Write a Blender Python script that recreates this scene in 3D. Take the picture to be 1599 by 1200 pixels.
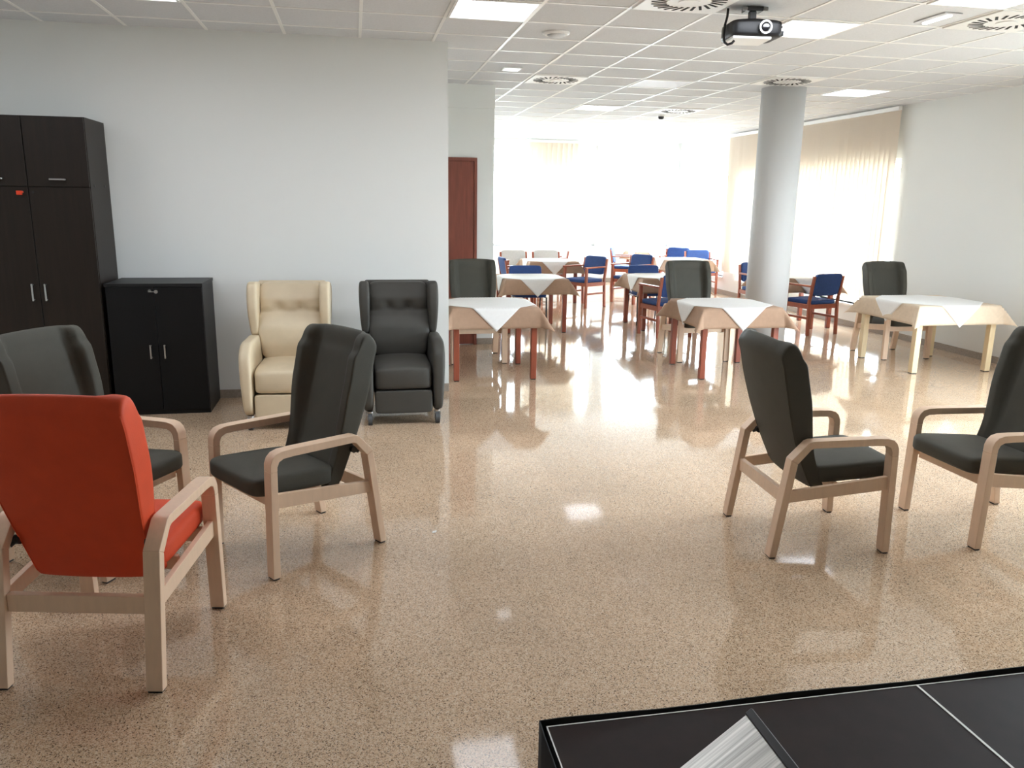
import bpy, math, random
from mathutils import Vector, Matrix
random.seed(7)
sc = bpy.context.scene
for o in list(bpy.data.objects):
    bpy.data.objects.remove(o, do_unlink=True)
C = sc.collection
PI = math.pi

# ------------------------------------------------------------------ camera
FPX = 1247.95
cam_d = bpy.data.cameras.new('camera')
cam = bpy.data.objects.new('camera', cam_d); C.objects.link(cam)
cam_d.sensor_fit = 'HORIZONTAL'; cam_d.sensor_width = 36.0
cam_d.lens = FPX * 36.0 / 1599.0
cam_d.clip_start = 0.02; cam_d.clip_end = 200
Rr = Vector((0.9816335, -0.1902507, 0.0141517))
Rd = Vector((-0.0288314, -0.2212699, -0.9747863))
Rf = Vector((0.1885851, 0.9564749, -0.2226911))
M3 = Matrix((Rr, -Rd, -Rf)).transposed()
cam.matrix_world = Matrix.Translation((0, 0, 1.7177)) @ M3.to_4x4()
sc.camera = cam

# ------------------------------------------------------------------ light and exposure
sc.view_settings.view_transform = 'Standard'
sc.view_settings.look = 'None'
sc.view_settings.exposure = 0.2
sc.view_settings.gamma = 1.0
sc.view_settings.use_curve_mapping = False
SKY = 30.0
LED = 3.6
LED_ADDED = 14.5  # strength of the added panels out of view
w = bpy.data.worlds.new('sky'); sc.world = w; w.use_nodes = True
bg = w.node_tree.nodes['Background']
bg.inputs['Color'].default_value = (0.80, 0.90, 1.0, 1); bg.inputs['Strength'].default_value = SKY
sc.cycles.max_bounces = 10; sc.cycles.diffuse_bounces = 6; sc.cycles.transparent_max_bounces = 12
sc.cycles.sample_clamp_indirect = 8.0
sc.cycles.use_denoising = True

H = 3.02            # ceiling height
YW = 7.17           # near left wall
XR = 7.11           # right wall
YF = 17.25          # far wall
YB = -5.0           # wall behind the camera
XL = -4.4           # far left of the front room
GX, GY = 1.2933, 5.6282   # ceiling grid phase

def portal(name, loc, rot, sx, sy):
    l = bpy.data.lights.new(name, 'AREA'); l.shape = 'RECTANGLE'; l.size = sx; l.size_y = sy
    l.cycles.is_portal = True
    o = bpy.data.objects.new(name, l); C.objects.link(o); o.location = loc; o.rotation_euler = rot
portal('window_portal_far', (4.35, YF + .15, 1.95), (-PI/2, 0, 0), 5.4, 2.1)
portal('window_portal_added', (XR + .15, 4.3, 1.35), (0, PI/2, 0), 2.0, 3.4)  # portal of the added window
portal('window_portal_right', (XR + .15, 13.3, 1.35), (0, PI/2, 0), 2.0, 7.2)

# ------------------------------------------------------------------ materials
def lin(c):
    return tuple((v/12.92 if v <= .04045 else ((v+.055)/1.055)**2.4) for v in [x/255 for x in c]) + (1,)
def mat(name, col, rough=.5, metal=0, spec=.5, noise=None, bump=None, coat=0, sheen=0):
    m = bpy.data.materials.new(name); m.use_nodes = True
    nt = m.node_tree; b = nt.nodes['Principled BSDF']
    c = lin(col)
    b.inputs['Base Color'].default_value = c
    b.inputs['Roughness'].default_value = rough; b.inputs['Metallic'].default_value = metal
    b.inputs['Specular IOR Level'].default_value = spec
    if coat: b.inputs['Coat Weight'].default_value = coat; b.inputs['Coat Roughness'].default_value = .1
    if sheen: b.inputs['Sheen Weight'].default_value = sheen
    tc = nt.nodes.new('ShaderNodeTexCoord')
    if noise:
        scale, amt, stretch = noise
        mp = nt.nodes.new('ShaderNodeMapping'); mp.inputs['Scale'].default_value = stretch
        nt.links.new(tc.outputs['Object'], mp.inputs['Vector'])
        n = nt.nodes.new('ShaderNodeTexNoise'); n.inputs['Scale'].default_value = scale; n.inputs['Detail'].default_value = 5
        nt.links.new(mp.outputs[0], n.inputs['Vector'])
        r = nt.nodes.new('ShaderNodeMapRange'); r.inputs[1].default_value = .3; r.inputs[2].default_value = .7
        r.inputs[3].default_value = 1-amt; r.inputs[4].default_value = 1+amt
        nt.links.new(n.outputs['Fac'], r.inputs[0])
        mx = nt.nodes.new('ShaderNodeMix'); mx.data_type = 'RGBA'; mx.blend_type = 'MULTIPLY'; mx.inputs[0].default_value = 1
        mx.inputs[6].default_value = c
        cr = nt.nodes.new('ShaderNodeCombineColor')
        for i in range(3): nt.links.new(r.outputs[0], cr.inputs[i])
        nt.links.new(cr.outputs[0], mx.inputs[7]); nt.links.new(mx.outputs[2], b.inputs['Base Color'])
    if bump:
        scale, st = bump
        n2 = nt.nodes.new('ShaderNodeTexNoise'); n2.inputs['Scale'].default_value = scale; n2.inputs['Detail'].default_value = 3
        nt.links.new(tc.outputs['Object'], n2.inputs['Vector'])
        bp = nt.nodes.new('ShaderNodeBump'); bp.inputs['Strength'].default_value = st; bp.inputs['Distance'].default_value = .004
        nt.links.new(n2.outputs['Fac'], bp.inputs['Height']); nt.links.new(bp.outputs[0], b.inputs['Normal'])
    return m
def emis(name, col, s):
    m = bpy.data.materials.new(name); m.use_nodes = True; nt = m.node_tree
    nt.nodes.remove(nt.nodes['Principled BSDF'])
    e = nt.nodes.new('ShaderNodeEmission'); e.inputs[0].default_value = lin(col); e.inputs[1].default_value = s
    nt.links.new(e.outputs[0], nt.nodes['Material Output'].inputs[0]); return m
def floor_mat():
    m = bpy.data.materials.new('terrazzo'); m.use_nodes = True; nt = m.node_tree; b = nt.nodes['Principled BSDF']
    tc = nt.nodes.new('ShaderNodeTexCoord')
    def vor(scale):
        v = nt.nodes.new('ShaderNodeTexVoronoi'); v.inputs['Scale'].default_value = scale
        nt.links.new(tc.outputs['Object'], v.inputs['Vector']); return v
    def ramp(src, stops):
        r = nt.nodes.new('ShaderNodeValToRGB'); r.color_ramp.interpolation = 'CONSTANT'
        e = r.color_ramp.elements
        e[0].position = 0; e[0].color = lin(stops[0][1]); e[1].position = stops[1][0]; e[1].color = lin(stops[1][1])
        for p, c in stops[2:]:
            x = e.new(p); x.color = lin(c)
        nt.links.new(src, r.inputs[0]); return r
    v1 = vor(290); sp = nt.nodes.new('ShaderNodeSeparateColor'); nt.links.new(v1.outputs['Color'], sp.inputs[0])
    r1 = ramp(sp.outputs[0], [(0, (92, 72, 56)), (.07, (152, 126, 100)), (.2, (197, 167, 138)), (.5, (210, 181, 152)), (.76, (217, 196, 171)), (.93, (178, 147, 118))])
    # broad wear patches and the faint tone steps of the 40 cm tiles
    n = nt.nodes.new('ShaderNodeTexNoise'); n.inputs['Scale'].default_value = 1.1; n.inputs['Detail'].default_value = 4
    nt.links.new(tc.outputs['Object'], n.inputs['Vector'])
    r = nt.nodes.new('ShaderNodeMapRange'); r.inputs[1].default_value = .3; r.inputs[2].default_value = .7; r.inputs[3].default_value = .9; r.inputs[4].default_value = 1.06
    nt.links.new(n.outputs['Fac'], r.inputs[0])
    br = nt.nodes.new('ShaderNodeTexBrick'); br.offset = 0; br.inputs['Scale'].default_value = 1
    br.inputs['Brick Width'].default_value = .4; br.inputs['Row Height'].default_value = .4; br.inputs['Mortar Size'].default_value = .0015
    br.inputs['Color1'].default_value = (1, 1, 1, 1); br.inputs['Color2'].default_value = (.93, .93, .93, 1); br.inputs['Mortar'].default_value = (.84, .82, .8, 1)
    nt.links.new(tc.outputs['Object'], br.inputs['Vector'])
    mx = nt.nodes.new('ShaderNodeMix'); mx.data_type = 'RGBA'; mx.blend_type = 'MULTIPLY'; mx.inputs[0].default_value = 1
    nt.links.new(r1.outputs[0], mx.inputs[6]); nt.links.new(br.outputs[0], mx.inputs[7])
    m2 = nt.nodes.new('ShaderNodeMix'); m2.data_type = 'RGBA'; m2.blend_type = 'MULTIPLY'; m2.inputs[0].default_value = 1
    cr = nt.nodes.new('ShaderNodeCombineColor')
    for i in range(3): nt.links.new(r.outputs[0], cr.inputs[i])
    nt.links.new(mx.outputs[2], m2.inputs[6]); nt.links.new(cr.outputs[0], m2.inputs[7])
    nt.links.new(m2.outputs[2], b.inputs['Base Color'])
    b.inputs['Roughness'].default_value = .065; b.inputs['Specular IOR Level'].default_value = .8
    n3 = nt.nodes.new('ShaderNodeTexNoise'); n3.inputs['Scale'].default_value = 2.2; n3.inputs['Detail'].default_value = 2
    nt.links.new(tc.outputs['Object'], n3.inputs['Vector'])
    bp = nt.nodes.new('ShaderNodeBump'); bp.inputs['Strength'].default_value = .04; bp.inputs['Distance'].default_value = .03
    nt.links.new(n3.outputs['Fac'], bp.inputs['Height']); nt.links.new(bp.outputs[0], b.inputs['Normal'])
    return m
def glass_mat():
    m = bpy.data.materials.new('window_glass'); m.use_nodes = True; nt = m.node_tree
    nt.nodes.remove(nt.nodes['Principled BSDF'])
    t = nt.nodes.new('ShaderNodeBsdfTransparent'); t.inputs[0].default_value = (.96, .98, .97, 1)
    g = nt.nodes.new('ShaderNodeBsdfGlossy'); g.inputs['Roughness'].default_value = .02
    f = nt.nodes.new('ShaderNodeFresnel'); f.inputs[0].default_value = 1.5
    x = nt.nodes.new('ShaderNodeMixShader')
    ge = nt.nodes.new('ShaderNodeNewGeometry'); mu = nt.nodes.new('ShaderNodeMath'); mu.operation = 'SUBTRACT'; mu.use_clamp = True
    nt.links.new(f.outputs[0], mu.inputs[0]); nt.links.new(ge.outputs['Backfacing'], mu.inputs[1])   # no second reflection on leaving the pane
    nt.links.new(mu.outputs[0], x.inputs[0]); nt.links.new(t.outputs[0], x.inputs[1]); nt.links.new(g.outputs[0], x.inputs[2])
    nt.links.new(x.outputs[0], nt.nodes['Material Output'].inputs[0]); return m
def cloth_translucent(name, col, fac):
    m = bpy.data.materials.new(name); m.use_nodes = True; nt = m.node_tree
    nt.nodes.remove(nt.nodes['Principled BSDF'])
    d = nt.nodes.new('ShaderNodeBsdfDiffuse'); d.inputs[0].default_value = lin(col)
    t = nt.nodes.new('ShaderNodeBsdfTranslucent'); t.inputs[0].default_value = lin(col)
    x = nt.nodes.new('ShaderNodeMixShader'); x.inputs[0].default_value = fac
    nt.links.new(d.outputs[0], x.inputs[1]); nt.links.new(t.outputs[0], x.inputs[2])
    nt.links.new(x.outputs[0], nt.nodes['Material Output'].inputs[0]); return m

M = {}
M['wall'] = mat('white_wall_paint', (225, 226, 223), .85, bump=(60, .05))
M['ceil'] = mat('ceiling_tile', (213, 215, 218), .9, noise=(80, .04, (1, 1, 1)))
M['tbar'] = mat('ceiling_grid_paint', (240, 240, 238), .35)
M['floor'] = floor_mat()
M['base'] = mat('skirting_stone', (150, 138, 126), .4, noise=(60, .15, (1, 1, 1)))
M['column'] = mat('column_paint', (212, 213, 214), .75)
M['door'] = mat('red_brown_door', (120, 62, 46), .45, noise=(6, .15, (8, 8, .6)))
M['beech'] = mat('pale_beech', (222, 192, 164), .42, noise=(9, .04, (6, 6, 1)))
M['beechl'] = mat('light_maple', (222, 200, 160), .42, noise=(9, .06, (6, 6, 1)))
M['redwood'] = mat('reddish_wood', (150, 76, 50), .4, noise=(9, .10, (6, 6, 1)))
M['darkwood'] = mat('dark_red_wood', (140, 70, 48), .4, noise=(9, .12, (6, 6, 1)))
M['grey'] = mat('charcoal_vinyl', (70, 68, 60), .66, spec=.3, noise=(14, .05, (1, 1, 1)), bump=(220, .12))
M['orange'] = mat('orange_vinyl', (206, 72, 36), .6, spec=.35, noise=(14, .05, (1, 1, 1)), bump=(220, .12))
M['beige'] = mat('beige_leatherette', (206, 189, 160), .5, noise=(10, .04, (1, 1, 1)), bump=(160, .1))
M['rgrey'] = mat('dark_grey_leatherette', (68, 66, 61), .6, spec=.35, noise=(10, .05, (1, 1, 1)), bump=(160, .1))
M['blue'] = mat('blue_upholstery', (36, 66, 122), .75, noise=(40, .1, (1, 1, 1)))
M['wenge'] = mat('wenge_laminate', (32, 24, 18), .45, spec=.3, noise=(5, .18, (10, 10, .5)))
M['black'] = mat('black_laminate', (12, 12, 13), .5, spec=.25)
M['blacklit'] = mat('black_laminate_lit', (22, 22, 23), .45, spec=.3)  # lighter copy of the black laminate, light painted into body and top
M['steel'] = mat('brushed_steel', (190, 190, 188), .3, metal=1)
M['darkmetal'] = mat('dark_metal', (70, 70, 70), .4, metal=.8)
M['rubber'] = mat('grey_rubber', (70, 72, 74), .6)
M['blackplastic'] = mat('black_plastic', (22, 22, 24), .4)
M['whiteplastic'] = mat('white_plastic', (236, 236, 234), .4)
M['slot'] = mat('dark_duct', (18, 18, 20), .8)
M['red'] = mat('red_key_tag', (214, 60, 24), .4)
M['brown'] = mat('beige_brown_tablecloth', (164, 133, 110), .85, noise=(30, .05, (1, 1, 1)), bump=(300, .1))
M['cream'] = mat('sand_tablecloth', (212, 192, 168), .85, noise=(30, .05, (1, 1, 1)), bump=(300, .1))
M['white'] = mat('white_overlay_cloth', (232, 230, 228), .85, noise=(30, .02, (1, 1, 1)), bump=(300, .08))
M['greycloth'] = mat('grey_tablecloth', (120, 112, 104), .85, noise=(30, .05, (1, 1, 1)))
M['stage'] = mat('dark_stage_board', (38, 25, 21), .6, spec=.12, noise=(14, .12, (1, 1, 1)))
M['skirt'] = mat('black_skirt_cloth', (10, 10, 10), .9)
M['alu'] = mat('aluminium_profile', (170, 168, 164), .45, metal=1)
M['brushed'] = mat('brushed_aluminium', (176, 174, 168), .32, metal=1, noise=(5, .35, (.6, 40, 1)))
M['led'] = emis('led_panel_on', (246, 249, 255), LED)
M['ledadded'] = emis('led_panel_added', (240, 246, 255), LED_ADDED)  # glow of the ceiling panels added over the front room
M['ledoff'] = mat('led_panel_off', (232, 233, 240), .5)
M['emerg'] = emis('emergency_lamp', (255, 255, 255), 3.0)
M['glass'] = glass_mat()
M['blind'] = cloth_translucent('blind_fabric', (238, 229, 218), .45)
M['alwin'] = mat('white_window_frame', (235, 235, 235), .4)
M['lens'] = mat('projector_lens', (30, 32, 40), .08, coat=1)
M['paving'] = mat('grey_paving', (150, 148, 142), .9)
M['palegrey'] = mat('pale_grey_upholstery', (196, 194, 190), .8, noise=(40, .05, (1, 1, 1)))
M['paper'] = mat('paper_scrap', (240, 240, 236), .9)

# ------------------------------------------------------------------ mesh helpers
class MB:
    def __init__(s): s.v = []; s.f = []
    def add(s, v, f):
        o = len(s.v); s.v += [tuple(x) for x in v]; s.f += [tuple(i+o for i in q) for q in f]; return s
    def box(s, x0, x1, y0, y1, z0, z1):
        return s.add([(x0,y0,z0),(x1,y0,z0),(x1,y1,z0),(x0,y1,z0),(x0,y0,z1),(x1,y0,z1),(x1,y1,z1),(x0,y1,z1)],
                     [(0,3,2,1),(4,5,6,7),(0,1,5,4),(1,2,6,5),(2,3,7,6),(3,0,4,7)])
    def bar(s, a, b, wx, wy, up=(0, 0, 1)):
        """rectangular bar from a to b, wx across, wy along 'up'"""
        a = Vector(a); b = Vector(b); d = (b-a).normalized(); u = Vector(up)
        r = d.cross(u)
        if r.length < 1e-5: r = Vector((1, 0, 0))
        r.normalize(); u = r.cross(d)
        vs = []
        for p in (a, b):
            for i, j in ((-1,-1),(1,-1),(1,1),(-1,1)): vs.append(p + r*i*wx/2 + u*j*wy/2)
        return s.add(vs, [(0,1,2,3),(7,6,5,4),(0,4,5,1),(1,5,6,2),(2,6,7,3),(3,7,4,0)])
    def tube(s, pts, r, n=8):
        pts = [Vector(p) for p in pts]; rings = []
        for i, p in enumerate(pts):
            d = (pts[min(i+1, len(pts)-1)] - pts[max(i-1, 0)]).normalized()
            u = d.cross(Vector((0, 0, 1)))
            if u.length < 1e-4: u = d.cross(Vector((1, 0, 0)))
            u.normalize(); t = d.cross(u)
            rr = r[i] if isinstance(r, (list, tuple)) else r
            rings.append([p + (u*math.cos(2*PI*k/n) + t*math.sin(2*PI*k/n))*rr for k in range(n)])
        return s.loft(rings)
    def loft(s, rings, cap=True):
        n = len(rings[0]); vs = [p for r in rings for p in r]; fs = []
        for i in range(len(rings)-1):
            for k in range(n):
                fs.append((i*n+k, i*n+(k+1) % n, (i+1)*n+(k+1) % n, (i+1)*n+k))
        if cap: fs.append(tuple(range(n-1, -1, -1))); fs.append(tuple((len(rings)-1)*n+k for k in range(n)))
        return s.add(vs, fs)
    def cyl(s, a, b, r, n=24, r2=None):
        return s.tube([a, b], [r, r if r2 is None else r2], n)
    def profile(s, poly, x0, x1):
        """closed polygon in (y, z) extruded along x"""
        n = len(poly)
        return s.add([(x0, y, z) for y, z in poly] + [(x1, y, z) for y, z in poly],
                     [tuple(range(n)), tuple(range(2*n-1, n-1, -1))] + [(k, n+k, n+(k+1) % n, (k+1) % n) for k in range(n)])
    def cushion(s, fn, k=7, nx=12, ny=8, nz=12):
        """rounded block: unit super-ellipsoid pushed through fn(sx, sy, sz)"""
        cnt = {'x': nx, 'y': ny, 'z': nz}
        def g(n): return [math.sin((-.5 + i/n)*PI*.94)/math.sin(PI*.47) for i in range(n+1)]
        G = [g(nx), g(ny), g(nz)]; N = [nx, ny, nz]; idx = {}; vs = []; fs = []
        def vid(c):
            if c not in idx:
                v = [G[a][c[a]] for a in range(3)]
                m = sum(abs(t)**k for t in v)**(1/k)
                idx[c] = len(vs); vs.append(tuple(fn(v[0]/m, v[1]/m, v[2]/m)))
            return idx[c]
        for ax in range(3):
            a, b = [(1, 2), (2, 0), (0, 1)][ax]
            for side in (0, N[ax]):
                for i in range(N[a]):
                    for j in range(N[b]):
                        q = []
                        for di, dj in ((0,0),(1,0),(1,1),(0,1)):
                            c = [0, 0, 0]; c[ax] = side; c[a] = i+di; c[b] = j+dj; q.append(vid(tuple(c)))
                        fs.append(tuple(q if side else q[::-1]))
        return s.add(vs, fs)
    def build(s, name, m, parent=None, smooth=False, bevel=0, sub=0, seg=2):
        me = bpy.data.meshes.new(name); me.from_pydata(s.v, [], s.f); me.update()
        if smooth:
            for p in me.polygons: p.use_smooth = True
        me.materials.append(m)
        o = bpy.data.objects.new(name, me); C.objects.link(o)
        if parent: o.parent = parent
        if bevel:
            b = o.modifiers.new('bevel', 'BEVEL'); b.width = bevel; b.segments = seg; b.limit_method = 'ANGLE'; b.angle_limit = math.radians(35)
            for p in me.polygons: p.use_smooth = True
            b.harden_normals = True
        if sub:
            d = o.modifiers.new('sub', 'SUBSURF'); d.levels = sub; d.render_levels = sub
        return o
def box(name, m, b, parent=None, bevel=0):
    return MB().box(*b).build(name, m, parent, bevel=bevel)
def tag(o, label, cat, group=None, kind=None):
    o['label'] = label; o['category'] = cat
    if group: o['group'] = group
    if kind: o['kind'] = kind
    return o
def thing(name, label, cat, loc=(0, 0, 0), rz=0, group=None):
    o = bpy.data.objects.new(name, None); C.objects.link(o); o.empty_display_size = .1
    o.location = loc; o.rotation_euler = (0, 0, rz)
    return tag(o, label, cat, group)
def struct(o):
    o['kind'] = 'structure'; return o
def copy_tree(o, parent=None):
    c = o.copy(); C.objects.link(c); c.parent = parent
    for ch in list(o.children): copy_tree(ch, c)
    return c
def place(proto, used, loc, rz, label, group):
    o = proto if not used else copy_tree(proto)
    used.append(1)
    o.location = loc; o.rotation_euler = (0, 0, rz); o['label'] = label; o['group'] = group
    return o
def face(f): return math.atan2(-f[0], f[1])
def sstep(a, b, x):
    t = max(0, min(1, (x-a)/(b-a))); return t*t*(3-2*t)
def lerp(a, b, t): return a+(b-a)*t
def curve(pts, x):
    if x <= pts[0][0]: return pts[0][1]
    for (x0, y0), (x1, y1) in zip(pts, pts[1:]):
        if x <= x1: return lerp(y0, y1, (x-x0)/(x1-x0))
    return pts[-1][1]

# ------------------------------------------------------------------ room shell
T = .25
struct(box('floor', M['floor'], (XL-T, XR+T, YB-T, YF+T, -.1, 0)))
struct(box('ceiling', M['ceil'], (XL-T, XR+T, YB-T, YF+T, H, H+.12)))
g = MB(); bw = .024
i = -10
while GX+.6*i < XR:
    x = GX+.6*i
    if x > XL: g.box(x-bw/2, x+bw/2, YB, YF, H-.004, H+.01)
    i += 1
i = -12
while GY+.6*i < YF:
    y = GY+.6*i
    if y > YB: g.box(XL, XR, y-bw/2, y+bw/2, H-.0045, H+.01)
    i += 1
struct(g.build('trim_1', M['tbar']))
struct(box('wall_left', M['wall'], (XL-T, .82, YW, YW+T, 0, H)))
# the passage side of the left wall, the recessed wall with the door, and the wall beyond it
struct(box('wall_passage', M['wall'], (.30, .55, YW+T, 9.6, 0, H)))
struct(box('wall_recess', M['wall'], (.30, 1.64, 9.6, 9.85, 0, H)))
struct(box('trim_2', M['wall'], (.55, 1.64, 9.575, 9.6, 2.76, H)))
struct(box('wall_beyond', M['wall'], (1.39, 1.64, 9.85, YF, 0, H)))
struct(box('wall_back', M['wall'], (XL-T, XR+T, YB-T, YB, 0, H)))
struct(box('wall_side', M['wall'], (XL-T, XL, YB, YW, 0, H)))
# right wall: solid to Y=9.72 save an opening added for side light, then a window band with lintel and low sill wall
Y0, Y1, Y2, Y3 = 9.75, 14.2, 14.75, 16.9
ZS, ZL = .33, 2.35
wr = MB()
wr.box(XR, XR+T, YB, 2.6, 0, H).box(XR, XR+T, 2.6, 6.0, 0, ZS).box(XR, XR+T, 2.6, 6.0, ZL, H).box(XR, XR+T, 6.0, Y0, 0, H)
wr.box(XR, XR+T, Y0, YF, 0, ZS).box(XR, XR+T, Y0, YF, ZL, H)
wr.box(XR, XR+T, Y1, Y2, ZS, ZL).box(XR, XR+T, Y3, YF, ZS, ZL)
struct(wr.build('wall_right', M['wall']))
# far wall
FX0, FX1, FX2, FX3 = 1.9, 5.25, 5.55, 6.95
FS, FL = .78, 2.93
wf = MB()
wf.box(1.64, XR+T, YF, YF+T, 0, FS).box(1.64, XR+T, YF, YF+T, FL, H)
wf.box(1.64, FX0, YF, YF+T, FS, FL).box(FX1, FX2, YF, YF+T, FS, FL).box(FX3, XR+T, YF, YF+T, FS, FL)
struct(wf.build('wall_far', M['wall']))
# paved ground outside the windows
struct(box('ground_outside', M['paving'], (-40, 60, -40, 70, -.5, -.3)))
# skirting
def skirt(name, b): struct(box(name, M['base'], b, bevel=.003))
skirt('baseboard_left', (XL, .82, YW-.012, YW, 0, .075))
skirt('baseboard_right', (XR-.012, XR, YB, YF-.012, 0, .08))
skirt('baseboard_far', (1.64, XR-.012, YF-.012, YF, 0, .08))
skirt('baseboard_recess', (1.44, 1.64, 9.588, 9.6, 0, .075))

def window(name, axis, a0, a1, z0, z1, pos, nmul, sign):
    """frame + panes in the wall plane; axis 'x' runs along X at Y=pos, 'y' along Y at X=pos"""
    fr = MB(); t = .05; d0, d1 = pos+.12*sign, pos+.18*sign
    d0, d1 = min(d0, d1), max(d0, d1)
    def b(u0, u1, w0, w1):
        if axis == 'x': fr.box(u0, u1, d0, d1, w0, w1)
        else: fr.box(d0, d1, u0, u1, w0, w1)
    b(a0, a1, z0, z0+t); b(a0, a1, z1-t, z1); b(a0, a0+t, z0+t, z1-t); b(a1-t, a1, z0+t, z1-t)
    for k in range(1, nmul):
        u = lerp(a0, a1, k/nmul); b(u-t/2, u+t/2, z0+t, z1-t)
    o = struct(fr.build(name, M['alwin']))
    for k in range(nmul):
        u0 = lerp(a0, a1, k/nmul)+t/2; u1 = lerp(a0, a1, (k+1)/nmul)-t/2
        m = (d0+d1)/2; p = MB()
        if axis == 'x': p.box(u0, u1, m-.004, m+.004, z0+t, z1-t)
        else: p.box(m-.004, m+.004, u0, u1, z0+t, z1-t)
        q = p.build('pane', M['glass'], o)
    s = MB()
    if axis == 'x': s.box(a0, a1, pos-.03, pos+.12, z0-.03, z0)
    else: s.box(pos-.03, pos+.12, a0, a1, z0-.03, z0)
    s.build('sill', M['alwin'], o)
    return o
window('window_1', 'x', FX0, FX1, FS, FL, YF, 3, 1)
window('window_2', 'x', FX2, FX3, FS, FL, YF, 1, 1)
window('window_3', 'y', Y0, Y1, ZS, ZL, XR, 4, 1)
window('window_4', 'y', Y2, Y3, ZS, ZL, XR, 2, 1)
window('window_added', 'y', 2.6, 6.0, ZS, ZL, XR, 3, 1)  # unseen window added to let side light into the front room
# roller shutter lowered part way outside the blind bay of the far window
sh = MB()
for k in range(12): sh.box(3.6, 4.95, YF+.2, YF+.215, 2.34+.05*k, 2.387+.05*k)
struct(sh.build('window_5_shutter', M['alwin']))

# door in the recess
d = struct(MB().box(.62, 1.40, 9.575, 9.6, .01, 2.17).build('door_1', M['door'], bevel=.003))
fr = MB(); fr.box(1.40, 1.435, 9.565, 9.6, 0, 2.21); fr.box(.62, 1.40, 9.565, 9.6, 2.17, 2.21); fr.box(.585, .62, 9.565, 9.6, 0, 2.21)
fr.build('door_frame', M['door'], d)

# white column
struct(MB().cyl((4.86, 8.87, 0), (4.86, 8.87, H), .245, 64).build('column', M['column'], smooth=False))
for p in bpy.data.objects['column'].data.polygons: p.use_smooth = len(p.vertices) == 4

# ------------------------------------------------------------------ vertical blinds
def blind(label, axis, a0, a1, pos, z0, z1, ang, group, stack=None):
    if axis == 'x': loc = ((a0+a1)/2, pos, z1)
    else: loc = (pos, (a0+a1)/2, z1)
    o = thing('vertical_blind', label, 'blind', loc, 0 if axis == 'x' else PI/2, group)
    L = a1-a0
    MB().box(-L/2, L/2, -.025, .025, -.035, .015).build('head_rail', M['alwin'], o, bevel=.004)
    s = MB(); n = int(L/.105)
    for k in range(n):
        x = -L/2 + (k+.5)*L/n
        a = ang + random.uniform(-.06, .06); dx, dy = math.cos(a)*.0625, math.sin(a)*.0625
        nx, ny = -math.sin(a)*.0006, math.cos(a)*.0006
        s.add([(x-dx-nx, -dy-ny, z0-z1), (x+dx-nx, dy-ny, z0-z1), (x+dx+nx, dy+ny, z0-z1), (x-dx+nx, -dy+ny, z0-z1),
               (x-dx-nx, -dy-ny, -.03), (x+dx-nx, dy-ny, -.03), (x+dx+nx, dy+ny, -.03), (x-dx+nx, -dy+ny, -.03)],
              [(0,3,2,1),(4,5,6,7),(0,1,5,4),(1,2,6,5),(2,3,7,6),(3,0,4,7)])
    s.build('slats', M['blind'], o)
    MB().tube([(L/2-.03, -.05, -.03), (L/2-.035, -.06, -.7), (L/2-.04, -.05, -1.3)], .004, 6).build('pull_cord', M['whiteplastic'], o)
    return o
BG = 'vertical blinds at the windows'
blind('pale vertical slat blind on the far wall, hanging alone above the back tables', 'x', 3.62, 4.86, YF-.1, .85, 2.98, .35, BG)
blind('beige vertical blind over the right window, between the white column and the right wall', 'y', 9.75, 12.6, XR-.1, .45, 2.98, .25, BG)
blind('off-white vertical blind over the right window, just left of the white column', 'y', 12.75, 14.6, XR-.1, .45, 2.98, .3, BG)

# ------------------------------------------------------------------ ceiling fittings
def tile(ix, iy):
    return GX+.6*ix+.3, GY+.6*iy+.3
led_used = []; ledo_used = []
def led_proto(on, lit='led'):
    o = thing('led_panel', '', 'ceiling light')
    f = MB(); a = .288; b = .27
    f.box(-a, a, -a, -b, -.012, -.002).box(-a, a, b, a, -.012, -.002).box(-a, -b, -b, b, -.012, -.002).box(b, a, -b, b, -.012, -.002)
    f.build('frame', M['tbar'], o)
    MB().box(-b, b, -b, b, -.008, -.002).build('diffuser', M[lit if on else 'ledoff'], o)
    return o
P1 = led_proto(True)
LG = 'square led ceiling panels'
for ix, iy, lb in [(-1, 0, 'lit square led panel in the ceiling above the end of the left wall'),
                   (3, 0, 'lit square led panel in the ceiling, just right of the hanging projector'),
                   (-5, 0, 'lit square led panel above the tall dark cabinet, mostly out of frame'),
                   (7, 5, 'square led panel in the ceiling right of the white column'),
                   (3, 9, 'lit square led panel farthest back in the ceiling, before the far windows')]:
    x, y = tile(ix, iy)
    place(P1, led_used, (x, y, H), 0, lb, LG)
P3 = led_proto(True, 'ledadded'); led3 = []  # extra row of unseen panels, added to brighten the front room
for iy in (-2,):
    for ix in (-8, -6, -4, -2, 0, 2, 4, 6, 8):
        x, y = tile(ix, iy)
        place(P3, led3, (x, y, H), 0, 'added led panel out of view, brightening the front room', 'added led panels brightening the front room')
P2 = led_proto(False)
x, y = tile(3, 5); place(P2, ledo_used, (x, y, H), 0, 'unlit square led panel in the ceiling left of the white column', LG)

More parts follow.
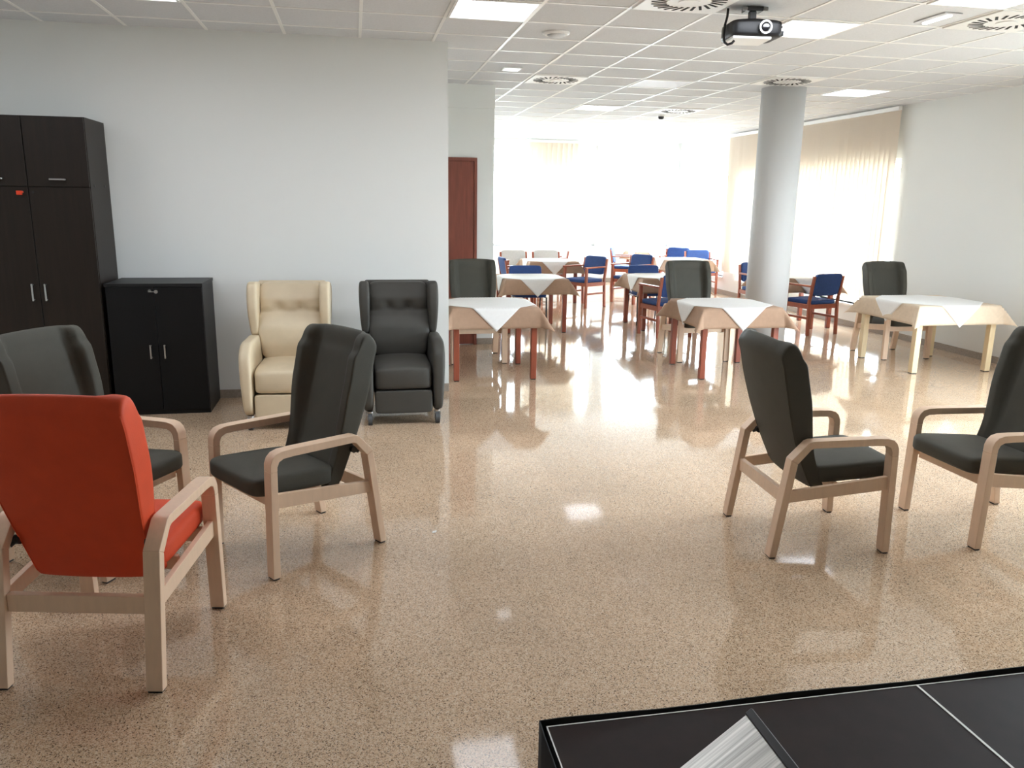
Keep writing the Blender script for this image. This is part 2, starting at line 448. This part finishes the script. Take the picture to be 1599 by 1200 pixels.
def swirl_proto():
    o = thing('swirl_diffuser', '', 'air diffuser')
    MB().box(-.29, .29, -.29, .29, -.014, -.002).build('face_plate', M['whiteplastic'], o, bevel=.004)
    s = MB()
    for k in range(24):
        a = 2*PI*k/24; t = a+.5
        c = Vector((math.cos(a), math.sin(a), 0))*.195; dv = Vector((math.cos(a+.35), math.sin(a+.35), 0))*.052
        c.z = -.0145; s.bar(c-dv, c+dv, .019, .003)
    s.build('slots', M['slot'], o)
    MB().cyl((0, 0, -.02), (0, 0, -.014), .07, 24).build('hub', M['whiteplastic'], o)
    return o
SP = swirl_proto(); su = []
for ix, iy, lb in [(1, -1, 'square swirl air diffuser at the top edge, left of the projector'),
                   (5, -1, 'square swirl air diffuser in the ceiling by the right edge of the photo'),
                   (1, 5, 'square swirl air diffuser in the ceiling between the left wall and the column'),
                   (5, 4, 'swirl air diffuser in the ceiling right in front of the white column'),
                   (5, 9, 'farthest swirl air diffuser, in the ceiling left of the column near the windows')]:
    x, y = tile(ix, iy); place(SP, su, (x, y, H), 0, lb, 'swirl air diffusers in the ceiling')

o = thing('ceiling_speaker', 'round white ceiling fitting near the end of the left wall', 'ceiling fitting', (1.605, 6.555, H))
MB().tube([(0, 0, -.002), (0, 0, -.012), (0, 0, -.02)], [.11, .105, .09], 32).build('ring', M['whiteplastic'], o, smooth=False)
MB().tube([(0, 0, -.018), (0, 0, -.03), (0, 0, -.034)], [.075, .06, .02], 24).build('dome', M['ceil'], o, smooth=True)
o = thing('emergency_light', 'small lit square emergency lamp in the ceiling beyond the round fitting', 'emergency light', (1.6, 8.36, H), 0, 'emergency lamps in the ceiling')
MB().box(-.09, .09, -.09, .09, -.012, -.002).build('housing', M['whiteplastic'], o)
MB().box(-.07, .07, -.07, .07, -.016, -.012).build('lens', M['emerg'], o)
o = thing('emergency_light', 'slim rectangular emergency lamp in the ceiling near the right swirl diffuser', 'emergency light', (4.06, 5.36, H), 0, 'emergency lamps in the ceiling')
MB().box(-.07, .07, -.16, .16, -.01, -.002).build('housing', M['ceil'], o, bevel=.003)
MB().box(-.02, .012, -.13, .13, -.022, -.01).build('lens', M['emerg'], o)
o = thing('smoke_detector', 'small dark round detector on the far ceiling before the windows', 'detector', (4.6, 12.0, H))
MB().cyl((0, 0, -.02), (0, 0, -.002), .055, 20).build('base', M['whiteplastic'], o)
MB().tube([(0, 0, -.02), (0, 0, -.05), (0, 0, -.06)], [.045, .04, .02], 20).build('sensor_head', M['darkmetal'], o, smooth=True)

# projector
pj = thing('projector', 'black projector hanging from the ceiling on a short metal mount', 'projector', (2.69, 5.42, H), -.12)
def pbody(sx, sy, sz):
    z = -.155 + sz*.052; 
    return (sx*.175, sy*.13, z - .012*(sx if sx > 0 else 0)*0 + (.012 if sz > 0 else 0)*(1-abs(sx)**2))
MB().cushion(pbody, 9, 14, 10, 6).build('body', M['blackplastic'], pj, smooth=True)
MB().box(-.165, .10, -.125, .11, -.222, -.203).build('underside_panel', M['whiteplastic'], pj, bevel=.006)
MB().cyl((.045, -.155, -.15), (.045, -.10, -.15), .043, 32).build('lens_ring', M['steel'], pj)
MB().tube([(.045, -.16, -.15), (.045, -.157, -.15), (.045, -.13, -.15)], [.02, .032, .034], 32).build('lens', M['lens'], pj, smooth=True)
MB().bar((0, 0, -.105), (0, 0, -.02), .045, .045, (0, 1, 0)).build('mount_tube', M['darkmetal'], pj, bevel=.004)
mt = MB().box(-.06, .06, -.05, .05, -.03, -.002).build('mount_plate', M['darkmetal'], pj, bevel=.003)
for sx in (-1, 1): MB().tube([(sx*.055, -.05, -.018), (sx*.085, -.05, -.018)], .012, 10).build('mount_bolt', M['steel'], mt)
MB().box(.16, .20, -.05, .07, -.135, -.12).box(.16, .195, -.09, .05, -.19, -.16).build('side_vent', M['blackplastic'], pj, bevel=.003)
MB().tube([(-.16, .03, -.005), (-.165, .02, -.06), (-.185, 0, -.12), (-.195, -.02, -.19), (-.195, -.05, -.235), (-.18, -.07, -.252),
           (-.155, -.08, -.245), (-.14, -.08, -.228)], .0085, 8).build('cable', M['blackplastic'], pj, smooth=True)

# ------------------------------------------------------------------ high-back armchair (faces local +Y, feet on z=0)
U0 = -.32
def arm_path():
    """closed outline (u, z) of the bent side frame split into rear leg, armrest, front leg"""
    t = .036
    rear = [(0, 0), (t*1.05, 0), (.072+t, .485), (.15, .560), (.135, .6)  , (.072-.012, .515)]
    return rear
def build_armchair(vinyl, label):
    o = thing('armchair', label, 'armchair')
    for sx in (-1, 1):
        xc = .275*sx; x0, x1 = xc-.030, xc+.030
        rear = MB().profile([(U0+u, z) for u, z in [(-.003, .008), (.034, .008), (.102, .492), (.066, .512)]], x0, x1).build('leg', M['beech'], o, bevel=.003)
        MB().box(x0+.005, x1-.005, U0+.002, U0+.03, 0, .009).build('foot_glide', M['blackplastic'], rear)
        ar = [(.102, .492), (.164, .563), (.18, .5695), (.50, .5745), (.555, .573), (.578, .562), (.588, .54), (.589, .52),
              (.625, .52), (.623, .555), (.612, .582), (.592, .601), (.56, .61), (.50, .6115), (.17, .6055), (.148, .598), (.066, .512)]
        MB().profile([(U0+u, z) for u, z in ar], x0, x1).build('armrest', M['beech'], o, bevel=.003)
        fl = MB().profile([(U0+u, z) for u, z in [(.60, .008), (.637, .008), (.625, .52), (.589, .52)]], x0, x1).build('leg', M['beech'], o, bevel=.003)
        MB().box(x0+.005, x1-.005, U0+.605, U0+.633, 0, .009).build('foot_glide', M['blackplastic'], fl)
        MB().profile([(U0+u, z) for u, z in [(.06, .285), (.065, .345), (.592, .408), (.596, .338)]], xc-.012, xc+.012).build('side_rail', M['beech'], o, bevel=.003)
        ad = MB().cyl((.225*sx, U0+.14, .515), (.252*sx, U0+.14, .515), .017, 16)
        ad.cyl((.236*sx, U0+.14, .515), (.25*sx, U0+.115, .50), .008, 10)
        ad.build('back_adjuster', M['darkmetal'], o)
    MB().box(-.245, .245, U0+.052, U0+.08, .278, .345).build('rear_rail', M['beech'], o, bevel=.003)
    MB().box(-.245, .245, U0+.565, U0+.59, .325, .385).build('front_rail', M['beech'], o, bevel=.003)
    MB().box(-.245, .245, U0+.33, U0+.355, .315, .37).build('seat_bearer', M['beech'], o, bevel=.003)
    def seat(sx, sy, sz):
        u = .456 + sy*.218
        z = .372 + .098*(sz*.5+.5) + .014*sy + (.008*(1-sx*sx)*(1-sy*sy) if sz > 0 else 0)
        if sy > .6: z -= .012*((sy-.6)/.4)**2*(1 if sz > 0 else -.2)
        return (sx*.238, U0+u, z)
    MB().cushion(seat, 9, 14, 16, 8).build('seat', vinyl, o, smooth=True)
    rearc = [(.2, .275), (.31, .215), (.38, .185), (.5, .125), (.65, .07), (.8, .028), (.95, -.008), (1.09, -.03)]
    def sm(z): return sum(curve(rearc, z+d) for d in (-.07, -.035, 0, .035, .07))/5
    def back(sx, sy, sz):
        z = .7125 + sz*.3725
        h = (z-.34)/.745
        wd = lerp(.228, .258, sstep(.15, .7, h))
        ax = abs(sx)
        wing = lerp(.092, .142, sstep(.05, .65, h)) - .02*sstep(.85, 1, h)
        core = .072 - .012*math.cos(h*6.0)*.6
        fr = lerp(core, wing, sstep(.64, .80, ax))
        s = sy*.5+.5
        u = sm(z) + fr*s + .018*(ax**2)*(1-s)
        zz = z - .05*sstep(.8, 1, h)*abs(2*s-1)**2.5 - .010*sx*sx*sstep(.85, 1, h)
        return (sx*wd, U0+u, zz)
    b = MB().cushion(back, 34, 30, 12, 28).build('backrest', vinyl, o, smooth=True)
    def surf(v, k=34):
        m = sum(abs(t)**k for t in v)**(1/k); return Vector(back(v[0]/m, v[1]/m, v[2]/m))
    for sx in (-1, 1):
        pts = [surf((sx*.985, -.985, -.95+1.93*i/30)) for i in range(31)]
        MB().tube(pts, .0028, 6).build('seam', vinyl, b, smooth=True)
    return o
AG = 'high-back grey armchairs'
A = build_armchair(M['grey'], ''); au = []
def armchair(c, f, lb): return place(A, au, (c[0], c[1], 0), face(f), lb, AG)
armchair((2.32, 3.65), (1, -.06), 'dark grey high-back armchair seen from its rear side, right of centre, before the tables')
armchair((3.40, 3.59), (-1, 0), 'dark grey high-back armchair cut by the right edge, facing another grey armchair')
armchair((-.32, 3.945), (-.82, -.57), 'dark grey high-back armchair turned left, standing in front of the two recliners')
armchair((-1.28, 4.03), (.88, -.47), 'grey high-back armchair at the left edge, half hidden behind the orange one')
armchair((1.29, 8.68), (0, -1), 'grey high-back armchair behind the table at the end of the left wall')
armchair((3.78, 8.49), (0, -1), 'grey high-back armchair behind the front middle table, left of the column')
armchair((6.22, 8.35), (0, -1), 'grey high-back armchair behind the pale-legged table by the right wall')
OR = build_armchair(M['orange'], 'orange high-back armchair seen from behind in the left foreground')
OR.location = (-.945, 3.075, 0); OR.rotation_euler = (0, 0, face((.2, .98)))

# ------------------------------------------------------------------ recliners (face local +Y)
def build_recliner(m, label):
    o = thing('recliner_armchair', label, 'recliner', group='wing recliners against the left wall')
    def seat(sx, sy, sz):
        z = .375 + sz*.095 + (.018*(1-sx*sx) if sz > 0 else 0) - (.02*sstep(.5, 1, sy) if sz > 0 else 0)
        return (sx*.222, .06+sy*.31 + .012*(1-sx*sx)*(1 if sy > 0 else 0)*(1-sz*sz), z)
    MB().cushion(seat, 10, 16, 16, 12).build('seat_cushion', m, o, smooth=True)
    MB().cushion(lambda a, b, c: (a*.222, .335+b*.03+.006*(1-a*a)*(b > 0), .185+c*.09), 12, 12, 6, 10).build('footrest_panel', m, o, smooth=True)
    for sx in (-1, 1):
        def arm(a, b, c, sx=sx):
            h = c*.5+.5
            z = .095 + h*.56
            y = .02 + b*.345
            th = lerp(.040, .050, sstep(0, .7, h))
            x = sx*(lerp(.270, .280, h)) + a*th
            z += -.05*sstep(.55, 1, b)*h*h - .02*sstep(.3, 1, -b)*h
            if b > .5: y += .015*math.sin(h*PI)
            return (x, y, z)
        MB().cushion(arm, 7, 10, 16, 16).build('arm', m, o, smooth=True)
        def wing(a, b, c, sx=sx):
            h = c*.5+.5; z = .645+h*.435
            w_ = lerp(.034, .044, sstep(0, .75, h)); y1 = lerp(-.10, -.03, sstep(.0, .6, h)) - .07*h
            y0 = lerp(-.31, -.40, h)
            return (sx*(.278-.004*sstep(.4, 0, h)) + a*w_, lerp(y0, y1, b*.5+.5), z - .03*(1-(b*.5+.5))*(c > 0)*h)
        MB().cushion(wing, 6, 10, 12, 16).build('wing', m, o, smooth=True)
    def pillow(a, b, c):
        h = c*.5+.5; z = .455+h*.60
        w_ = lerp(.222, .252, sstep(.55, .1, abs(h-.42)+.0)) if h < .7 else .232
        w_ = curve([(0, .225), (.2, .232), (.4, .258), (.55, .252), (.66, .236), (1, .25)], h)
        yb = lerp(-.22, -.34, h)
        t = curve([(0, .13), (.2, .155), (.42, .16), (.58, .125), (.63, .085), (.67, .115), (.8, .125), (1, .07)], h)
        t += .012*(1-a*a)
        for bx in (-.085, .085):
            dd = math.hypot(a*w_-bx, (z-.865)*1.0); t -= .038*math.exp(-(dd/.035)**2)
        return (a*w_, lerp(yb-.05, yb+t, b*.5+.5), z)
    bk = MB().cushion(pillow, 9, 26, 8, 40).build('back_cushion', m, o, smooth=True)
    for bx in (-.085, .085):
        MB().cushion(lambda a, b, c: (bx+a*.013, -.215+b*.007, .865+c*.013), 2, 8, 6, 8).build('button', m, bk, smooth=True)
    MB().profile([(-.26, .12), (-.33, .12), (-.40, .62), (-.435, 1.05), (-.40, 1.065), (-.36, 1.05)], -.27, .27).build('back_shell', m, o, bevel=.02, seg=3)
    MB().box(-.215, .215, -.30, .30, .10, .28).build('base_frame', M['blackplastic'], o)
    for sx in (-1, 1):
        for sy in (-1, 1):
            cx, cy = .262*sx, .03+.28*sy
            c = MB().cyl((cx, cy, .075), (cx, cy, .105), .022, 12)
            c.bar((cx-.022, cy, .085), (cx-.022, cy+.02, .04), .006, .03).bar((cx+.022, cy, .085), (cx+.022, cy+.02, .04), .006, .03)
            c.box(cx-.026, cx+.026, cy-.025, cy+.025, .075, .085)
            cc = c.build('caster', M['steel'], o)
            MB().cyl((cx-.016, cy+.02, .045), (cx+.016, cy+.02, .045), .045, 24).build('wheel', M['rubber'], cc)
    return o
r1 = build_recliner(M['beige'], 'beige wing-back recliner on casters against the left wall, beside the low black cabinet')
r1.location = (-.53, 6.42, 0); r1.rotation_euler = (0, 0, PI-.05)
r2 = build_recliner(M['rgrey'], 'dark grey wing-back recliner on casters at the end of the left wall')
r2.location = (.345, 6.44, 0); r2.rotation_euler = (0, 0, PI)

# ------------------------------------------------------------------ cabinets
def vhandle(parent, x, y, z0, z1):
    m = MB().bar((x, y-.028, z0), (x, y-.028, z1), .011, .011, (0, 1, 0))
    m.bar((x, y, z0+.008), (x, y-.028, z0+.008), .009, .009).bar((x, y, z1-.008), (x, y-.028, z1-.008), .009, .009)
    return m.build('handle', M['steel'], parent, bevel=.002)
def hhandle(parent, x0, x1, y, z):
    m = MB().bar((x0, y-.028, z), (x1, y-.028, z), .011, .011)
    m.bar((x0+.008, y, z), (x0+.008, y-.028, z), .009, .009).bar((x1-.008, y, z), (x1-.008, y-.028, z), .009, .009)
    return m.build('handle', M['steel'], parent, bevel=.002)
t = thing('tall_cabinet', 'tall dark wenge cabinet with four doors at the left edge, against the wall', 'cabinet', (-2.355, 6.9, 0))
bx = -2.355
def L(x): return x-bx
yf, yb = 6.67-6.9, 7.155-6.9
MB().box(L(-2.78), L(-1.93), yf, yb, 0, 2.28).build('body', M['wenge'], t, bevel=.002)
for x0, x1, hx in ((-2.776, -2.358, -2.40), (-2.352, -1.934, -2.31)):
    d = MB().box(L(x0), L(x1), yf-.02, yf-.001, .07, 1.772).build('door', M['wenge'], t, bevel=.002)
    vhandle(d, L(hx), yf-.02, .93, 1.06)
    d = MB().box(L(x0), L(x1), yf-.02, yf-.001, 1.778, 2.276).build('door', M['wenge'], t, bevel=.002)
    c = (x0+x1)/2; hhandle(d, L(c-.055), L(c+.055), yf-.02, 1.83)
lk = MB().cyl((L(-2.40), yf-.03, 1.735), (L(-2.40), yf-.02, 1.735), .01, 12).build('lock', M['steel'], t)
MB().cyl((L(-2.325), yf-.026, 1.735), (L(-2.325), yf-.02, 1.735), .008, 12).build('lock', M['blackplastic'], t)
for hy_ in (-.14, .12): MB().cyl((L(-1.93), hy_, 1.79), (L(-1.927), hy_, 1.79), .012, 12).build('fitting_cap', M['blackplastic'], t)
k = tag(MB().box(-2.425, -2.385, 6.608, 6.616, 1.715, 1.745).box(-2.397, -2.375, 6.609, 6.615, 1.73, 1.74).box(-2.404, -2.398, 6.611, 6.643, 1.732, 1.738).build('key', M['red'], bevel=.002), 'red-headed key in the lock near the top of the tall dark cabinet', 'key')

t = thing('low_cabinet', 'low black two-door cabinet between the tall cabinet and the beige recliner', 'cabinet', (-1.545, 6.9, 0))
bx = -1.545
MB().box(L(-1.90), L(-1.19), yf, yb, 0, 1.03).build('body', M['blacklit'], t, bevel=.002)
MB().box(L(-1.905), L(-1.185), yf-.02, yb, 1.03, 1.055).build('top', M['blacklit'], t, bevel=.002)
for x0, x1, hx in ((-1.897, -1.547, -1.60), (-1.543, -1.193, -1.495)):
    d = MB().box(L(x0), L(x1), yf-.02, yf-.001, .04, 1.026).build('door', M['black'], t, bevel=.002)
    vhandle(d, L(hx), yf-.02, .465, .575)
MB().cyl((L(-1.575), yf-.03, 1.0), (L(-1.575), yf-.02, 1.0), .011, 12).build('lock', M['steel'], t)
tag(MB().bar((-1.575, 6.64, 1.0), (-1.575, 6.60, 1.0), .004, .012).box(-1.575, -1.53, 6.60, 6.604, .994, 1.0).cyl((-1.52, 6.599, .997), (-1.52, 6.605, .997), .014, 12).build('key', M['steel']),
    'small silver key in the lock of the low black cabinet', 'key')

# ------------------------------------------------------------------ tables and cloths
def build_table(S, wood, leg, hgt=.715):
    o = thing('dining_table', '', 'table')
    a = S/2
    MB().box(-a, a, -a, a, hgt-.028, hgt).build('tabletop', wood, o, bevel=.003)
    ap = MB(); q = a-.03; 
    ap.box(-q+leg, q-leg, -q, -q+.02, hgt-.10, hgt-.028).box(-q+leg, q-leg, q-.02, q, hgt-.10, hgt-.028)
    ap.box(-q, -q+.02, -q+leg, q-leg, hgt-.10, hgt-.028).box(q-.02, q, -q+leg, q-leg, hgt-.10, hgt-.028)
    ap.build('apron', wood, o)
    for sx in (-1, 1):
        for sy in (-1, 1):
            cx, cy = sx*(a-.015-leg/2), sy*(a-.015-leg/2)
            lg = MB().box(cx-leg/2, cx+leg/2, cy-leg/2, cy+leg/2, .008, hgt-.028).build('leg', wood, o, bevel=.004)
            MB().box(cx-leg/2+.004, cx+leg/2-.004, cy-leg/2+.004, cy+leg/2-.004, 0, .009).build('foot_glide', M['blackplastic'], lg)
    return o
def drape(x, y, a, top, eps, flare, seed):
    """a cloth point lying flat within the table half-size a, hanging beyond it"""
    dx = max(0, abs(x)-a); dy = max(0, abs(y)-a); sx = 1 if x > 0 else -1; sy = 1 if y > 0 else -1
    r = math.hypot(dx, dy)
    if r < 1e-6: return (x, y, top+eps)
    ph = math.atan2(dy, dx); s2 = math.sin(2*ph)
    wav = .05*math.sin(x*9+seed)*math.sin(y*8+seed*2) if s2 < .01 else 0
    # side hang bulges near the corners, ears stand out along the diagonal
    near = math.exp(-((a-min(abs(x), abs(y)))/.10)**2) if s2 < .01 else 1
    out = r*min(.9, .07 + wav + .16*near*(s2 < .01) + flare*s2**2*1.0 + .16*(s2 >= .01)*(1-s2**2))
    dz = math.sqrt(max(0, r*r-out*out))
    cx, cy = min(abs(x), a)+out*math.cos(ph)+eps*(dx > 0), min(abs(y), a)+out*math.sin(ph)+eps*(dy > 0)
    return (sx*cx, sy*cy, top+eps-dz)
def grid_axis(L_, a, n):
    v = [-L_ + (L_-a)*i/n for i in range(n)] + [-a + 2*a*i/(2*n) for i in range(2*n)] + [a+(L_-a)*i/n for i in range(n+1)]
    return v
def square_cloth(L_, a, top, flare, seed):
    ax = grid_axis(L_, a, 8); n = len(ax); m = MB()
    vs = [drape(x, y, a+.002, top, .002, flare, seed) for y in ax for x in ax]
    fs = [(j*n+i, j*n+i+1, (j+1)*n+i+1, (j+1)*n+i) for j in range(n-1) for i in range(n-1)]
    return m.add(vs, fs)
def diamond_cloth(D, a, top, seed):
    n = 44; m = MB(); vs = []; rs = D/math.sqrt(2)
    for j in range(n+1):
        for i in range(n+1):
            p, q = -rs+2*rs*i/n, -rs+2*rs*j/n
            x, y = (p-q)/math.sqrt(2), (p+q)/math.sqrt(2)
            vs.append(drape(x, y, a+.005, top, .006, .3, seed))
    fs = [(j*(n+1)+i, j*(n+1)+i+1, (j+1)*(n+1)+i+1, (j+1)*(n+1)+i) for j in range(n) for i in range(n)]
    return m.add(vs, fs)
def solid(o, t=.0015):
    s = o.modifiers.new('solid', 'SOLIDIFY'); s.thickness = t; s.offset = 1
HT = .715
protos = {}
def table_set(key, c, S, wood, leg, clothm, labels, rz=0, over=.2, D=None):
    tl, cl, wl = labels
    if key not in protos:
        tb = build_table(S, wood, leg)
        c1 = square_cloth(S/2+over, S/2, HT, .55, 1.3).build('tablecloth', clothm, smooth=True); solid(c1)
        c2 = diamond_cloth(D or S/2+.235, S/2, HT, 2.1).build('overlay_cloth', M['white'], smooth=True); solid(c2)
        protos[key] = (tb, c1, c2, [], [], [])
    tb, c1, c2, u1, u2, u3 = protos[key]
    loc = (c[0], c[1], 0)
    t = place(tb, u1, loc, rz, tl, 'square dining tables')
    k1 = place(c1, u2, loc, rz, cl, 'brown tablecloths on the dining tables'); k1['category'] = 'tablecloth'
    k2 = place(c2, u3, loc, rz, wl, 'white overlay cloths on the dining tables'); k2['category'] = 'tablecloth'
    for k in (k1, k2):
        k['category'] = 'tablecloth'
def lab(where):
    return ('reddish wood dining table '+where, 'brown tablecloth on the table '+where, 'white diagonal overlay cloth on the table '+where)
DW = M['darkwood']
table_set('std', (1.32, 7.95), .85, DW, .055, M['brown'], lab('standing at the end of the left wall'))
table_set('std', (2.36, 10.74), .85, DW, .055, M['brown'], lab('second back from the left wall end'))
table_set('std', (3.77, 7.73), .85, DW, .055, M['brown'], lab('in front middle, left of the column'))
table_set('std', (4.27, 10.78), .85, DW, .055, M['brown'], lab('just behind the front middle table'))
table_set('std', (3.37, 13.87), .85, DW, .055, M['brown'], lab('farthest back on the left row'))
table_set('std', (5.98, 14.15), .85, DW, .055, M['brown'], lab('far back beside the right windows'))
table_set('std', (6.28, 10.73), .85, DW, .055, M['greycloth'], lab('right of the column by the window'))
table_set('std', (6.28, 16.56), .85, DW, .055, M['brown'], lab('farthest back near the corner'))
table_set('pale', (6.21, 7.77), .98, M['beechl'], .065, M['cream'],
          ('square table with pale maple legs by the right wall', 'sand coloured tablecloth on the pale-legged table by the right wall',
           'white overlay cloth on the pale-legged table by the right wall'), over=.2, D=.49+.235)

# ------------------------------------------------------------------ blue dining chairs (face local +Y)
def build_armless():
    o = thing('side_chair', '', 'chair')
    W = M['darkmetal']
    for sx in (-1, 1):
        x = .22*sx
        MB().tube([(x, .20, 0), (x, .18, .42)], .011, 10).build('leg', W, o, smooth=True)
        MB().tube([(x, -.25, 0), (x, -.20, .43), (x*1.03, -.245, .80)], .011, 10).build('leg', W, o, smooth=True)
        MB().tube([(x, .18, .41), (x, -.20, .41)], .009, 8).build('seat_rail', W, o, smooth=True)
    MB().cushion(lambda a, b, c: (a*.225, b*.215, .445+c*.028+(.01*(1-a*a)*(1-b*b) if c > 0 else 0)), 8, 10, 10, 6).build('seat', M['blue'], o, smooth=True)
    MB().cushion(lambda a, b, c: (a*.235, -.222-.05*(c*.5+.1)+b*.018, .70+c*.13), 8, 12, 6, 10).build('backrest', M['blue'], o, smooth=True)
    return o
def build_blue(fab):
    o = thing('dining_chair', '', 'chair')
    W = M['redwood']
    for sx in (-1, 1):
        x = .25*sx
        MB().bar((x, .22, 0), (x, .22, .655), .04, .04, (0, 1, 0)).build('leg', W, o, bevel=.004)
        MB().profile([(-.26, 0), (-.22, 0), (-.20, .45), (-.26, .80), (-.29, .80), (-.235, .45)], x-.018, x+.018).build('leg', W, o, bevel=.004)
        MB().box(x-.024, x+.024, -.235, .255, .655, .68).build('armrest', W, o, bevel=.006)
        MB().box(x-.012, x+.012, -.21, .20, .36, .42).build('seat_rail', W, o)
        MB().box(x-.011, x+.011, -.22, .20, .22, .25).build('stretcher', W, o)
    MB().box(-.23, .23, .195, .22, .36, .42).build('front_rail', W, o)
    MB().box(-.23, .23, -.225, -.20, .36, .42).build('rear_rail', W, o)
    MB().cushion(lambda a, b, c: (a*.235, .01+b*.235, .445+c*.03+(.01*(1-a*a)*(1-b*b) if c > 0 else 0)), 8, 10, 10, 6).build('seat', fab, o, smooth=True)
    MB().cushion(lambda a, b, c: (a*.232, -.242-.062*(c*.5+.1)+b*.022+.02*a*a*0, .685+c*.15), 8, 12, 6, 10).build('backrest', fab, o, smooth=True)
    return o
BC = build_blue(M['blue']); bu = []
CG = 'blue dining chairs with wooden arms'
for c, f, lb in [
    ((6.17, 10.02), (-.22, .97), 'blue chair with wooden arms right of the column, back to the viewer'),
    ((3.80, 13.08), (-.85, -.5), 'blue chair beside the aisle, at the right end of the farthest left table'),
    ((2.62, 12.9), (1, .05), 'blue chair seen edge-on at far left, before the farthest left table'),
    ((5.42, 15.75), (.9, -.4), 'blue chair in the far aisle facing right, high against the bright windows'),
    ((4.78, 13.5), (-.85, -.5), 'small blue chair back standing far behind the middle tables'),
    ((4.03, 10.0), (-.2, .97), 'navy chair with wooden arms, partly behind the front middle grey armchair'),
    ((6.45, 15.62), (-.6, -.8), 'blue chair back showing highest, far behind the front middle grey armchair'),
    ((6.68, 14.84), (-.1, -1), 'blue chair behind the far table beside the right windows'),
    ((6.2, 11.5), (0, -1), 'blue chair behind the grey-clothed table by the right window'),
    ]:
    place(BC, bu, (c[0], c[1], 0), face(f), lb, CG)
SCH = build_armless(); scu = []
for c, lb in [((2.39, 11.02), 'navy armless chair tucked under the second table, only the top of its back showing'),
              ((4.18, 11.06), 'navy armless chair tucked under the rear middle table, a low strip of its back showing')]:
    place(SCH, scu, (c[0], c[1], 0), PI, lb, 'navy armless chairs tucked under tables')
PC = build_blue(M['palegrey']); pu = []
for c, f, lb in [
    ((2.95, 14.62), (.1, -1), 'pale grey chair behind the left end of the farthest left table'),
    ((3.55, 14.62), (0, -1), 'pale grey chair behind the middle of the farthest left table'),
    ((3.78, 15.3), (-1, .1), 'pale grey chair seen side-on behind the right end of the farthest left table')]:
    place(PC, pu, (c[0], c[1], 0), face(f), lb, 'pale grey dining chairs at the back')

# ------------------------------------------------------------------ stage in the foreground
SZ = .45; SX0, SY1 = .432, 1.69
modx = [SX0, 1.467, 2.50, 3.53]
for k in range(3):
    x0, x1 = modx[k], modx[k+1]; y0 = -.3
    st = thing('stage_platform', ['dark stage platform at the bottom edge carrying the aluminium panel', 'dark stage platform at the bottom right corner', 'dark stage platform beyond the right edge'][k], 'stage', ((x0+x1)/2, (SY1+y0)/2, 0), 0, 'stage platforms in the foreground')
    hx, hy = (x1-x0)/2, (SY1-y0)/2
    MB().box(-hx+.0036, hx-.0036, -hy+.0036, hy-.0036, SZ-.06, SZ).build('top_board', M['stage'], st)
    e = MB(); q = .0035
    e.box(-hx, -hx+q, -hy, hy, SZ-.06, SZ+.001).box(hx-q, hx, -hy, hy, SZ-.06, SZ+.001).box(-hx+q, hx-q, -hy, -hy+q, SZ-.06, SZ+.001).box(-hx+q, hx-q, hy-q, hy, SZ-.06, SZ+.001)
    e.build('edge_profile', M['alu'], st)
    for sx in (-1, 1):
        for sy in (-1, 1):
            MB().box(sx*(hx-.06)-.02, sx*(hx-.06)+.02, sy*(hy-.06)-.02, sy*(hy-.06)+.02, 0, SZ-.06).build('leg', M['alu'], st)
# black skirt cloth around the stage: gently waved band
ring = []; n = 60
path = [(SX0-.012, -.25 + (SY1+.262)*i/40) for i in range(41)] + [(SX0-.012+(3.54-SX0)*i/60, SY1+.012) for i in range(1, 61)]
vt = []; 
for i, (x, y) in enumerate(path):
    w_ = .006*math.sin(i*1.1)
    side = i <= 40
    for z, wf_ in ((SZ+.006+.003*math.sin(i*.5), .25), (SZ-.1, .6), (.2, 1), (.004, 1.2)):
        off = w_*wf_
        vt.append((x-abs(off) if side else x, y if side else y+abs(off), z))
sk = MB(); nn = len(path)
sk.add(vt, [(i*4+k, (i+1)*4+k, (i+1)*4+k+1, i*4+k+1) for i in range(nn-1) for k in range(3)])
s_ = sk.build('stage_skirt', M['skirt'], smooth=True); solid(s_, .004)
tag(s_, 'black cloth skirt hanging around the edge of the dark stage', 'skirt')

# slanted aluminium panel standing on the stage
ld = thing('lectern', 'brushed aluminium panel with a black end strip, slanted above the stage', 'lectern', (.57, 1.03, SZ+.001))
ax = Vector((-.79, 0, -.613)); nz = Vector((-.613, 0, .79)); A0 = Vector((.700-.57, 1.204-1.03, .8-SZ-.001))
def slab(u0, u1, v0, v1, t0, t1):
    vs = []
    for t in (t0, t1):
        for u, v in ((u0, v0), (u1, v0), (u1, v1), (u0, v1)): vs.append(A0 + ax*u + Vector((0, -1, 0))*v + nz*t)
    return MB().add(vs, [(0,1,2,3),(7,6,5,4),(0,4,5,1),(1,5,6,2),(2,6,7,3),(3,7,4,0)])
slab(.012, .24, 0, .34, -.02, 0).build('top_panel', M['brushed'], ld, bevel=.002)
slab(-.004, .012, -.003, .343, -.022, .002).build('end_strip', M['blackplastic'], ld, bevel=.002)
MB().cyl((0, 0, .012), (0, 0, .215), .03, 20).build('post', M['darkmetal'], ld)
MB().box(-.11, .11, -.14, .14, 0, .014).build('base_plate', M['darkmetal'], ld, bevel=.003)

# scrap of paper on the floor
tag(MB().add([(0,0,0),(.022,.004,.001),(.026,.02,.006),(.004,.017,.002),(0,0,.0015),(.022,.004,.0025),(.026,.02,.0075),(.004,.017,.0035)],
    [(0,3,2,1),(4,5,6,7),(0,1,5,4),(1,2,6,5),(2,3,7,6),(3,0,4,7)]).build('paper_scrap', M['paper']), 'tiny white scrap of paper lying on the speckled floor', 'paper').location = (.36, 3.95, 0)
